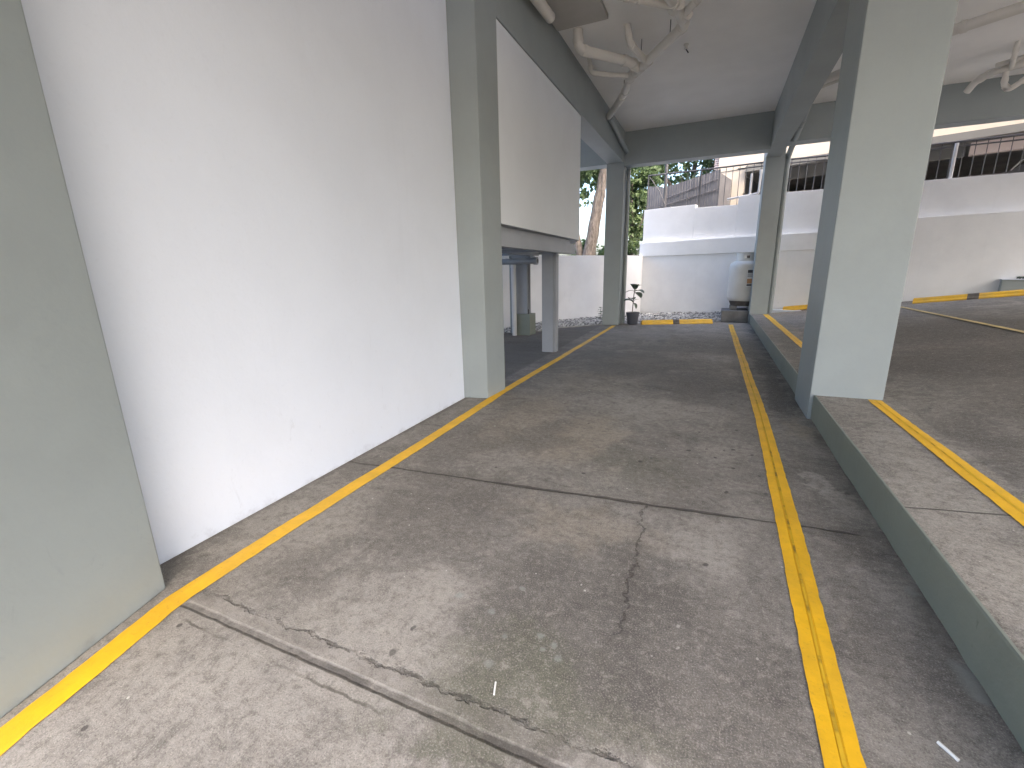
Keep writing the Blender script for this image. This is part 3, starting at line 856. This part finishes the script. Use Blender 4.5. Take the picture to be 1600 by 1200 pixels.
sp = empty("sprinkler_head", (-0.61, 7.5, H), "small ceiling fitting on the bare ceiling beyond the white pipes", "ceiling fitting")
MB().lathe(-0.61, 7.5, [(0.035, H + 0.002), (0.035, H - 0.012), (0.02, H - 0.02), (0.018, H - 0.05), (0.03, H - 0.055), (0.02, H - 0.06)], 14).build("rose", M_pipe, sp)
MB().tube([(-0.61, 7.5, H - 0.06), (-0.58, 7.55, H - 0.09)], 0.008, 8).build("deflector", M_iron, sp)

m = MB(); pipe(m, [(-2.025, 9.28, 4.10), (-2.022, 11.05, 3.90)], 0.05)
tag(m.build("rain_pipe", M_sage, smooth=True), "green painted pipe running along the left beam's face to the far column", "pipe")
m = MB(); pipe(m, [(-2.03, 11.5, 3.63), (-2.03, 11.5, 0.0)], 0.045)
tag(m.build("rain_pipe", M_sage, smooth=True), "green painted downpipe on the far column beside the potted plant", "pipe")
m = MB(); pipe(m, [(1.215, 9.3, 4.05), (1.21, 10.2, 3.80), (1.30, 12.45, 3.72), (1.30, 12.48, 0.23)], 0.055, 0.08)
tag(m.build("rain_pipe", M_sage, smooth=True), "green downpipe hugging the slim column by the gas tank", "pipe")
m = MB(); pipe(m, [(1.153, 9.36, zp), (1.66, 8.80, zp), (2.48, 8.11, zp), (4.6, 6.75, zp)], 0.06, 0.08)
pipe(m, [(1.153, 9.52, zp - 0.03), (1.75, 8.95, zp - 0.03)], 0.03)
tag(m.build("drain_pipe", M_pipe, smooth=True), "straight pale drain pipe crossing the ceiling behind the thick column", "pipe")
pr = empty("trap_pipes", (4.0, 10.0, H), "pale pipes with a U-bend trap under the ceiling before the right-hand beam", "pipes")
m = MB(); pipe(m, [(3.50, 10.42, 4.0), (3.54, 10.30, 4.10), (3.66, 10.05, 4.14), (4.05, 9.86, 4.14), (5.6, 9.2, 4.14)], 0.05, 0.07); m.build("main_pipe", M_pipe, pr, smooth=True)
m = MB(); pipe(m, [(3.78, 10.02, 4.12), (3.80, 10.06, 3.93), (3.88, 10.08, 3.86), (3.96, 10.06, 3.92), (4.10, 10.0, 4.02), (5.6, 9.45, 4.05)], 0.038, 0.045); m.build("trap", M_pipe, pr, smooth=True)
m = MB(); pipe(m, [(3.66, 9.55, H + 0.01), (3.66, 9.57, 4.16), (3.80, 9.94, 4.13)], 0.03, 0.05); m.build("branch_pipe", M_pipe, pr, smooth=True)
m = MB(); pipe(m, [(3.62, 9.95, 4.18), (4.1, 9.62, 4.20), (5.6, 8.95, 4.20)], 0.035, 0.06); m.build("branch_pipe", M_pipe, pr, smooth=True)

# ------------------------------------------------------------------ gas tank on blocks
tx, ty = 0.745, 12.92
tk = empty("gas_tank", (tx, ty, 0.16), "upright cream gas tank with a ringed collar, half hidden behind the slim column", "gas tank")
zb = 0.50
prof = [(0.05, zb - 0.02), (0.30, zb - 0.015), (0.375, zb + 0.02), (0.40, zb + 0.06), (0.405, zb + 0.12), (0.405, zb + 0.80), (0.40, zb + 0.87), (0.375, zb + 0.925), (0.31, zb + 0.97), (0.16, zb + 1.0), (0.04, zb + 1.005)]
MB().lathe(tx, ty, prof, 40).build("tank_body", M_tank, tk, smooth=True)
MB().lathe(tx, ty, [(0.409, zb + 0.44), (0.409, zb + 0.455)], 40).build("weld_seam", M_tank, tk, smooth=True)
# collar: open ring with a hand slot
cm = MB()
vs, fs = [], []
SEG = 48
zc0, zc1, ra, rb_ = zb + 0.955, zb + 1.185, 0.262, 0.25
for j in range(SEG):
    a = 2 * math.pi * j / SEG
    for (r, z) in ((ra, zc0), (ra, zc0 + 0.09), (ra, zc0 + 0.15), (ra, zc1 - 0.02), (ra + 0.012, zc1), (rb_, zc1), (rb_, zc1 - 0.02), (rb_, zc0 + 0.15), (rb_, zc0 + 0.09), (rb_, zc0)):
        vs.append((tx + r * math.cos(a), ty + r * math.sin(a), z))
for j in range(SEG):
    k = (j + 1) % SEG
    ang = math.degrees(2 * math.pi * (j + 0.5) / SEG)
    slot = any(abs((ang - c + 180) % 360 - 180) < 18 for c in (262, 82, 172))
    for q in range(9):
        if slot and q in (1, 7):
            continue
        fs.append((j * 10 + q, k * 10 + q, k * 10 + q + 1, j * 10 + q + 1))
cm.add(vs, fs).build("collar", M_tank, tk)
MB().tube([(tx, ty, zb + 1.0), (tx, ty, zb + 1.12)], 0.04, 12).build("valve", M_tdark, tk)
MB().lathe(tx, ty, [(0.30, zb - 0.115), (0.31, zb - 0.10), (0.36, zb + 0.03), (0.35, zb + 0.04)], 32).build("foot_ring", M_tdark, tk)
def on_tank(a0, a1, z0, z1, r=0.4085):
    m = MB(); vs = []; n = 8
    for i in range(n + 1):
        a = R_(a0 + (a1 - a0) * i / n)
        vs += [(tx + r * math.cos(a), ty + r * math.sin(a), z0), (tx + r * math.cos(a), ty + r * math.sin(a), z1)]
    return m.add(vs, [(2 * i, 2 * i + 2, 2 * i + 3, 2 * i + 1) for i in range(n)])
lb = on_tank(268, 300, zb + 0.36, zb + 0.79, 0.4115).build("warning_label", M_white, tk)
for (z0, z1, mt, a1) in ((0.69, 0.765, M_ink, 298), (0.655, 0.672, M_ink, 298), (0.62, 0.632, M_ink, 290), (0.595, 0.607, M_ink, 296), (0.44, 0.555, M_orange, 288), (0.385, 0.425, M_ink, 290)):
    on_tank(269.5, a1, zb + z0, zb + z1, 0.4128).build("label_print", mt, lb)
for x0, lb_ in ((tx - 0.32, "small grey cement block under the visible left edge of the gas tank"), (tx + 0.16, "small grey cement block under the gas tank, behind the slim column")):
    tag(MB().box(x0, x0 + 0.16, ty - 0.24, ty + 0.24, 0.29, 0.385).build("concrete_block", M_block, bevel=0.008), lb_, "block", "blocks under the gas tank")
pm = MB().box(0.24, 0.846, 12.40, 13.30, 0.0, 0.288)
tag(pm.build("concrete_pad", M_block, bevel=0.012), "grey cement pad on the gravel under the gas tank", "pad")

# ------------------------------------------------------------------ potted plant
px_, py_ = -1.775, 11.40
pp = empty("potted_plant", (px_, py_, 0), "young broad-leaved plant in a dark grey plastic pot beside the far column", "plant")
MB().lathe(px_, py_, [(0.115, 0.004), (0.12, 0.01), (0.152, 0.255), (0.165, 0.258), (0.167, 0.30), (0.158, 0.302), (0.150, 0.27), (0.145, 0.262)], 28).build("pot", M_potp, pp, smooth=True)
MB().lathe(px_, py_, [(0.146, 0.262), (0.146, 0.272), (0.05, 0.278)], 20).build("soil", M_soil, pp)
stem = [(px_ - 0.02, py_, 0.26), (px_ - 0.01, py_, 0.42), (px_, py_, 0.58), (px_ + 0.005, py_, 0.72), (px_ + 0.02, py_, 0.86), (px_ + 0.03, py_, 0.92)]
MB().tube(stem, [0.011, 0.010, 0.010, 0.009, 0.008, 0.006], 8).build("stem", M_bark, pp, smooth=True)
def leaf(mb, base, tip, width, droop=0.03, curl=0.25):
    base, tip = Vector(base), Vector(tip)
    d = tip - base; L = d.length; d.normalize()
    side = d.cross(Vector((0, 0, 1)))
    side = side.normalized() if side.length > 0.05 else Vector((1, 0, 0))
    nrm = side.cross(d).normalized()
    n = 8
    vs, fs = [], []
    for i in range(n + 1):
        t = i / n
        wdt = width * (math.sin(math.pi * min(1, t ** 0.8 * 1.0)) ** 0.7) * (0.75 + 0.5 * t) * 0.55 + (0.002 if 0 < i < n else 0)
        c = base + d * L * t + nrm * (droop * math.sin(math.pi * t)) - Vector((0, 0, droop * t * t))
        for s in (-1, -0.5, 0, 0.5, 1):
            vs.append(c + side * wdt * s + nrm * (abs(s) * wdt * curl))
    for i in range(n):
        for j in range(4):
            a = i * 5 + j
            fs.append((a, a + 1, a + 6, a + 5))
    mb.add(vs, fs)
lm = MB()
T = Vector((px_, py_, 0))
LV = [((0.02, 0, 0.84), (-0.06, -0.10, 1.02), 0.16), ((0.03, 0, 0.86), (0.21, -0.02, 0.985), 0.05), ((0.01, 0, 0.82), (-0.24, -0.05, 0.77), 0.06),
      ((0.02, 0, 0.81), (0.26, -0.09, 0.79), 0.14), ((0.01, 0, 0.78), (0.20, -0.14, 0.68), 0.13), ((-0.01, 0, 0.55), (-0.22, -0.10, 0.60), 0.17),
      ((0, 0, 0.54), (0.14, 0.02, 0.64), 0.05), ((0, 0, 0.53), (0.08, -0.06, 0.41), 0.06), ((0.02, 0, 0.87), (0.05, -0.14, 1.0), 0.12), ((0.0, 0, 0.60), (-0.12, 0.14, 0.64), 0.13)]
for b, t, wd in LV:
    leaf(lm, T + Vector(b), T + Vector(t), wd * 1.45)
for b, t, wd in LV:
    lm.tube([T + Vector(b) - (Vector(t) - Vector(b)) * 0.08, T + Vector(b) + (Vector(t) - Vector(b)) * 0.12], 0.004, 6)
lm.build("leaves", M_leafC, pp, smooth=True)

# little weed in the gravel by the far column
wx, wy = -2.72, 12.0
wd_ = empty("weed", (wx, wy, 0), "small leafy weed sprouting from the gravel left of the far column", "plant")
MB().tube([(wx, wy, 0), (wx + 0.02, wy, 0.16), (wx - 0.01, wy, 0.32)], 0.005, 6).build("stem", M_leafC, wd_)
lm = MB()
for k in range(16):
    z = 0.06 + 0.02 * k; a = k * 2.4
    r = random.uniform(0.07, 0.13)
    leaf(lm, (wx, wy, z), (wx + r * math.cos(a), wy + r * math.sin(a), z + random.uniform(-0.01, 0.05)), 0.05, 0.01)
lm.build("leaves", M_leafC, wd_)

# planter box at the right
pb = empty("planter_box", (5.6, 11.8, zs(5.2)), "pale green painted planter box at the foot of the wall, right edge of the photo", "planter")
q = [(5.03, 11.74), (6.6, 11.27), (6.68, 11.54), (5.11, 12.0)]
MB().prism(q, 0.66, 0.99).build("box", M_sage, pb, bevel=0.008)
MB().prism([(5.015, 11.725), (6.6, 11.25), (6.69, 11.56), (5.10, 12.02)], 0.991, 1.004).build("coping", M_wall, pb)
lm = MB()
for k in range(60):
    c = Vector((random.uniform(5.26, 6.4), 0, 1.0)); c.y = 11.86 - 0.297 * (c.x - 5.1)
    a = random.random() * 6.28; r = random.uniform(0.08, 0.16)
    leaf(lm, c, c + Vector((r * math.cos(a), r * math.sin(a) * 0.7, random.uniform(0.01, 0.07))), 0.05, 0.015)
lm.build("plants", M_leafC, pb)

# ------------------------------------------------------------------ railing on the boundary wall
rl = empty("railing", (*bw(3, 0.3), 3.0), "dark iron railing with thin upright bars along the top of the boundary wall", "railing")
def wt(s): return 3.02 if s < 1.395 else (2.92 if s < 2.48 else 3.10 - (s - 2.48) * 0.032)
def rz(s): return float(np.interp(s, [-0.1, 1.4, 3.2, 5.6, 7.4, 14], [3.97, 3.90, 3.84, 3.70, 3.62, 3.35]))
D = 0.27
m = MB()
S = list(np.linspace(-0.05, 13.8, 24))
m.tube([(*bw(s, D), rz(s)) for s in S], 0.022, 8); m.build("top_rail", M_iron, rl)
m = MB()
S2 = [s for s in S if s > 1.9]
m.tube([(*bw(s, D), rz(s) - 0.085) for s in S2], 0.014, 6); m.build("mid_rail", M_iron, rl)
m = MB()
s = 0.1
while s < 13.6:
    if s > 0.9:
        p = bw(s, D)
        m.tube([(*p, wt(s) - 0.02), (*p, rz(s))], 0.0075, 5)
    s += 0.165
m.build("bars", M_iron, rl)
for s in (-0.05, 1.45):
    p = bw(s, D)
    MB().tube([(*p, wt(s) - 0.05), (*p, rz(s))], 0.02, 8).build("end_post", M_iron, rl)
MB().tube([(*bw(-0.02, D), 3.93), (*bw(0.3, D), 3.5), (*bw(0.55, D), 3.0)], 0.014, 6).build("brace", M_iron, rl)
p = bw(6.42, 0.22)
MB().tube([(p[0], p[1], wt(6.4) - 0.02), (p[0] + 0.0, p[1], rz(6.4) - 0.03)], 0.03, 10).build("white_post", M_pipe_w, rl, label="white painted post of the railing")
m = MB(); p = bw(0.33, 0.6)
m.tube([(*p, 1.0), (*p, 5.6)], 0.045, 10)
tag(m.build("pole", M_iron, smooth=True), "dark upright pole rising behind the wall before the bright foliage", "pole")
m = MB()
pa, pb2, pc = bw(2.72, 0.2), bw(2.93, 0.2), bw(2.2, 0.16)
pipe(m, [(*pc, 3.06), (*bw(2.93, 0.16), 3.12), (*pb2, 3.62)], 0.026, 0.04)
m.tube([(*bw(2.93, 0.2), 3.58), (*bw(2.93, 0.2), 3.67)], 0.036, 10)
tag(m.build("vent_pipe", M_pipe_w, smooth=True), "white bent vent pipe lying along the wall step and rising with a cap", "pipe")
m = MB(); m.tube([(*pa, 3.05), (*pa, 3.62)], 0.025, 10)
tag(m.build("vent_pipe", M_pipe_w, smooth=True), "thin straight white pipe standing on the wall left of the bent one", "pipe")

# ------------------------------------------------------------------ neighbour's shed and house
sh = empty("metal_shed", (*bw(0.6, 1.7), 0), "dark corrugated metal shed with a rising roofline behind the wall", "shed")
vs, fs = [], []
Sx = np.arange(-0.5, 1.66, 0.012)
for s in Sx:
    d = 1.2 + 0.005 * math.sin(s * 2 * math.pi / 0.076)
    top = float(np.interp(s, [-0.5, -0.02, 0.02, 1.66], [3.85, 3.78, 3.73, 4.03]))
    vs += [(*bw(s, d), 0.0), (*bw(s, d), top), (*bw(s, d + 0.02), 0.0), (*bw(s, d + 0.02), top)]
for i in range(len(Sx) - 1):
    a = i * 4
    fs += [(a, a + 4, a + 5, a + 1), (a + 2, a + 3, a + 7, a + 6), (a + 1, a + 5, a + 7, a + 3)]
MB().add(vs, fs).build("corrugated_wall", M_zinc, sh)
MB().prism([bw(-0.5, 1.25), bw(1.62, 1.25), bw(1.62, 2.4), bw(-0.5, 2.4)], 0.0, [3.70, 3.96, 3.9, 3.64]).build("roof", M_zinc, sh)
m = MB()
for a, b in (((-0.1, 3.2), (1.6, 3.5)), ((0.1, 3.42), (1.62, 3.78))):
    m.tube([(*bw(a[0], 1.175), a[1]), (*bw(b[0], 1.175), b[1])], 0.012, 6)
m.build("batten", M_zinc, sh)

nbh = empty("neighbour_house", (*bw(6, 4), 0), "cream neighbouring house with a dark open carport behind the iron railing", "house")
def nb_box(name, mat, s0, s1, d0, d1, z0, z1, bev=0.0):
    return MB().frame_box(O0, U, N_, s0, s1, d0, d1, z0, z1).build(name, mat, nbh, bevel=bev)
nb_box("wall", M_cream, 1.18, 16, 2.5, 2.75, 4.19, 8.5)
nb_box("band", M_band, 1.98, 16, 2.40, 2.498, 4.07, 4.235)
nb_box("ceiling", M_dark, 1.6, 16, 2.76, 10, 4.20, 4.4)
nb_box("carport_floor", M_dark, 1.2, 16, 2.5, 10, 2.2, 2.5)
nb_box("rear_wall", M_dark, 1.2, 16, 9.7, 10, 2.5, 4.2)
nb_box("beam", M_pink, 6.75, 16, 2.86, 3.1, 3.80, 4.06)
nb_box("beam", M_band, 2.6, 6.7, 3.4, 3.6, 3.86, 4.19)
m = MB()
sid = [(1.19, 2.4), (1.48, 2.4), (1.95, 3.55), (1.95, 4.188), (1.19, 4.188)]
vs = [(*bw(s, 2.52), z) for s, z in sid] + [(*bw(s, 2.66), z) for s, z in sid]
m.add(vs, [(0, 1, 2, 3, 4), (9, 8, 7, 6, 5)] + [(i, 5 + i, 5 + (i + 1) % 5, (i + 1) % 5) for i in range(5)])
m.build("siding", M_cream, nbh)
nb_box("wall", M_cream, 0.72, 1.15, 4.6, 9.0, 0.0, 8.5)
nb_box("wall", M_band, 1.2, 1.62, 2.7, 9.6, 0.0, 4.19)
# short stack of vents at the corner of the house
m = MB()
for k in range(6):
    m.frame_box(O0, U, N_, 1.02, 1.16, 2.60, 2.75, 4.30 + k * 0.06, 4.335 + k * 0.06)
m.frame_box(O0, U, N_, 1.09, 1.12, 2.62, 2.70, 4.2, 6.0)
m.build("downpipe", M_pink, nbh)
# parked car in the carport
ca = bw(8.6, 4.6)
cr = empty("parked_car", (ca[0], ca[1], 2.5), "dark car parked in the carport behind the railing, its windscreen glint modelled as a white line", "car")
m = MB()
sec = [(-2.0, 0.3), (-2.0, 0.75), (-1.1, 0.92), (-0.45, 1.42), (0.9, 1.45), (1.7, 0.98), (2.1, 0.9), (2.1, 0.3)]
vs = []
for (d, inset) in ((-0.85, 0.0), (-0.8, 0.0), (0.8, 0.0), (0.85, 0.0)):
    for (s, z) in sec:
        k = 0.88 if z > 1.2 else 1.0
        vs.append((ca[0] + U[0] * s + N_[0] * d * k, ca[1] + U[1] * s + N_[1] * d * k, 2.5 + z))
n8 = len(sec)
fs = [tuple(range(n8))[::-1], tuple(range(3 * n8, 4 * n8))]
for i in range(3):
    for j in range(n8):
        k = (j + 1) % n8
        fs.append((i * n8 + j, i * n8 + k, (i + 1) * n8 + k, (i + 1) * n8 + j))
m.add(vs, fs).build("body", M_iron, cr, bevel=0.04)
m = MB()
for s in (-1.3, 1.35):
    for d in (-0.8, 0.62):
        c = (ca[0] + U[0] * s + N_[0] * d, ca[1] + U[1] * s + N_[1] * d, 2.82)
        m.tube([c, (c[0] + N_[0] * 0.18, c[1] + N_[1] * 0.18, 2.82)], 0.31, 18)
        m.build("wheel", M_iron, cr); m = MB()
m = MB()
q = [bw(8.6 - 1.02, 4.6 - 0.835), bw(8.6 - 0.5, 4.6 - 0.77)]
m.tube([(*q[0], 2.5 + 0.97), (*bw(7.72, 3.80), 3.66), (*q[1], 2.5 + 1.40)], 0.014, 6)
m.build("glint_line", M_pipe_w, cr)  # white tube stands in for the glint along the windscreen edge

# ------------------------------------------------------------------ trees behind the walls
def leaf_cloud(n, blobs, size, flat=0.5):
    """leaf-sized folded faces clumped along random sprays inside the blobs"""
    mb = MB()
    wts = np.array([b[3] ** 2 for b in blobs]); wts = wts / wts.sum()
    made = 0
    while made < n:
        b = blobs[rng.choice(len(blobs), p=wts)]
        v = rng.normal(size=3); v /= np.linalg.norm(v)
        r = b[3] * rng.random() ** 0.45
        c = np.array(b[:3]) + v * r * np.array([1, 1, 0.8])
        for k in range(rng.integers(8, 22)):
            p = c + rng.normal(size=3) * b[3] * 0.13
            L = size * rng.uniform(0.6, 1.3); wdt = L * rng.uniform(0.28, 0.42)
            d = rng.normal(size=3); d[2] -= 0.5; d /= np.linalg.norm(d)
            s = np.cross(d, rng.normal(size=3)); s /= np.linalg.norm(s)
            u = np.cross(s, d)
            mb.add([p, p + d * L * 0.5 + s * wdt + u * wdt * 0.3, p + d * L, p + d * L * 0.5 - s * wdt + u * wdt * 0.3], [(0, 1, 2), (0, 2, 3)])
            made += 1
    return mb
def tree(name, label, base, trunks, blobs, n, size, mat, group=None):
    t = empty(name, base, label, "tree", group)
    m = MB()
    for pts, r0, r1 in trunks:
        k = len(pts)
        fine, rr = [], []
        for i in range(k - 1):
            for q in range(4):
                u = q / 4
                a, b = Vector(pts[i]), Vector(pts[i + 1])
                fine.append(a.lerp(b, u) + Vector((rng.normal() * 0.012, rng.normal() * 0.012, 0)))
                rr.append((r0 + (r1 - r0) * (i + u) / (k - 1)) * rng.uniform(0.93, 1.07))
        fine.append(Vector(pts[-1])); rr.append(r1)
        m.tube(fine, rr, 10)
    m.build("trunk", M_bark, t, smooth=True)
    leaf_cloud(n, blobs, size).build("crown", mat, t)
    return t
tree("leaning_tree", "tall tree with a thick leaning grey trunk between the raised room and the far column", (-4.55, 17, 0),
     [([(-4.6, 17, 0), (-4.34, 17, 1.9), (-4.12, 17, 3.3), (-3.92, 17, 4.5), (-3.5, 17.1, 6.5)], 0.27, 0.13),
      ([(-4.22, 16.95, 2.6), (-3.86, 16.9, 3.9), (-3.88, 16.9, 5.2)], 0.10, 0.06),
      ([(-4.9, 17.1, 0), (-4.72, 17.1, 2.0), (-5.3, 17.2, 4.4)], 0.20, 0.08)],
     [(-4.6, 17.3, 6.6, 1.7), (-3.2, 17.6, 6.8, 1.6), (-5.6, 17.2, 5.9, 1.3), (-4.72, 17.4, 4.6, 0.6), (-4.85, 17.5, 4.0, 0.5), (-4.6, 17.6, 5.2, 0.7), (-4.1, 17.9, 4.9, 0.6), (-4.75, 17.9, 2.35, 0.35)], 6200, 0.2, M_leafA)
tree("bushy_tree", "bushy bright green tree filling the gap right of the far column", (-2.95, 17.6, 0),
     [([(-2.95, 17.6, 0), (-2.9, 17.6, 2.4), (-3.0, 17.7, 4.4)], 0.12, 0.05), ([(-2.9, 17.6, 2.2), (-2.4, 17.7, 3.6)], 0.06, 0.03)],
     [(-3.1, 17.6, 2.1, 0.55), (-2.75, 17.7, 2.7, 0.5), (-3.15, 17.7, 3.3, 0.6), (-2.7, 17.8, 3.75, 0.5), (-3.1, 17.8, 4.3, 0.5), (-2.5, 17.9, 4.6, 0.5)], 4600, 0.15, M_leafB)
tree("canopy_tree", "airy tall tree with sky gaps showing above the metal shed", (-1.2, 21.5, 0),
     [([(-1.2, 21.5, 0), (-1.3, 21.5, 3.5), (-1.0, 21.5, 6.5)], 0.2, 0.08), ([(-1.3, 21.5, 3.6), (-2.4, 21.4, 5.4), (-2.9, 21.4, 6.2)], 0.09, 0.03), ([(-1.2, 21.5, 4.4), (-0.2, 21.3, 5.6)], 0.07, 0.03)],
     [(-2.9, 21.3, 5.75, 0.75), (-1.8, 21.5, 5.8, 0.7), (-0.6, 21.3, 5.9, 0.75), (-1.25, 21.4, 5.05, 0.6), (-2.2, 21.5, 5.2, 0.55), (-0.5, 21.5, 5.2, 0.5), (-2.2, 21.6, 6.9, 1.2), (-0.4, 21.5, 7.0, 1.2), (-3.1, 21.5, 5.0, 0.5)], 5200, 0.17, M_leafA)
tree("garden_tree", "small rounded green tree low behind the curved wall beside the leaning trunk", (-5.35, 18.5, 0),
     [([(-5.35, 18.5, 0), (-5.3, 18.5, 1.6), (-5.25, 18.5, 2.4)], 0.07, 0.03)],
     [(-5.3, 18.5, 2.2, 0.5), (-4.75, 18.6, 2.35, 0.38), (-4.1, 18.5, 1.9, 0.45), (-5.0, 18.4, 1.9, 0.45)], 1700, 0.15, M_leafB)
tree("slender_tree", "slender tree with drooping leaves half hidden behind the far column", (-3.75, 19.5, 0),
     [([(-3.75, 19.5, 0), (-3.7, 19.5, 3.0), (-3.8, 19.5, 5.5)], 0.09, 0.04)],
     [(-3.75, 19.5, 5.2, 0.6), (-3.5, 19.6, 3.2, 0.45), (-3.6, 19.5, 2.2, 0.4), (-3.3, 19.6, 4.2, 0.5)], 1500, 0.16, M_leafA)

# ------------------------------------------------------------------ litter
def litter(name, c, ang, L, r, label):
    d = Vector((math.cos(ang), math.sin(ang), 0))
    m = MB().tube([Vector(c) - d * L / 2, Vector(c) + Vector((0, 0, 0.0005)), Vector(c) + d * L / 2], r, 8)
    tag(m.build(name, M_white), label, "litter")
litter("cigarette_butt", (0.69, 1.33, 0.006), 2.2, 0.05, 0.005, "white cigarette butt on the floor near the kerb in the bottom right corner")
litter("paper_scrap", (-0.54, 1.02, 0.004), 1.9, 0.045, 0.003, "thin white scrap on the stained floor above the near mortar joint")
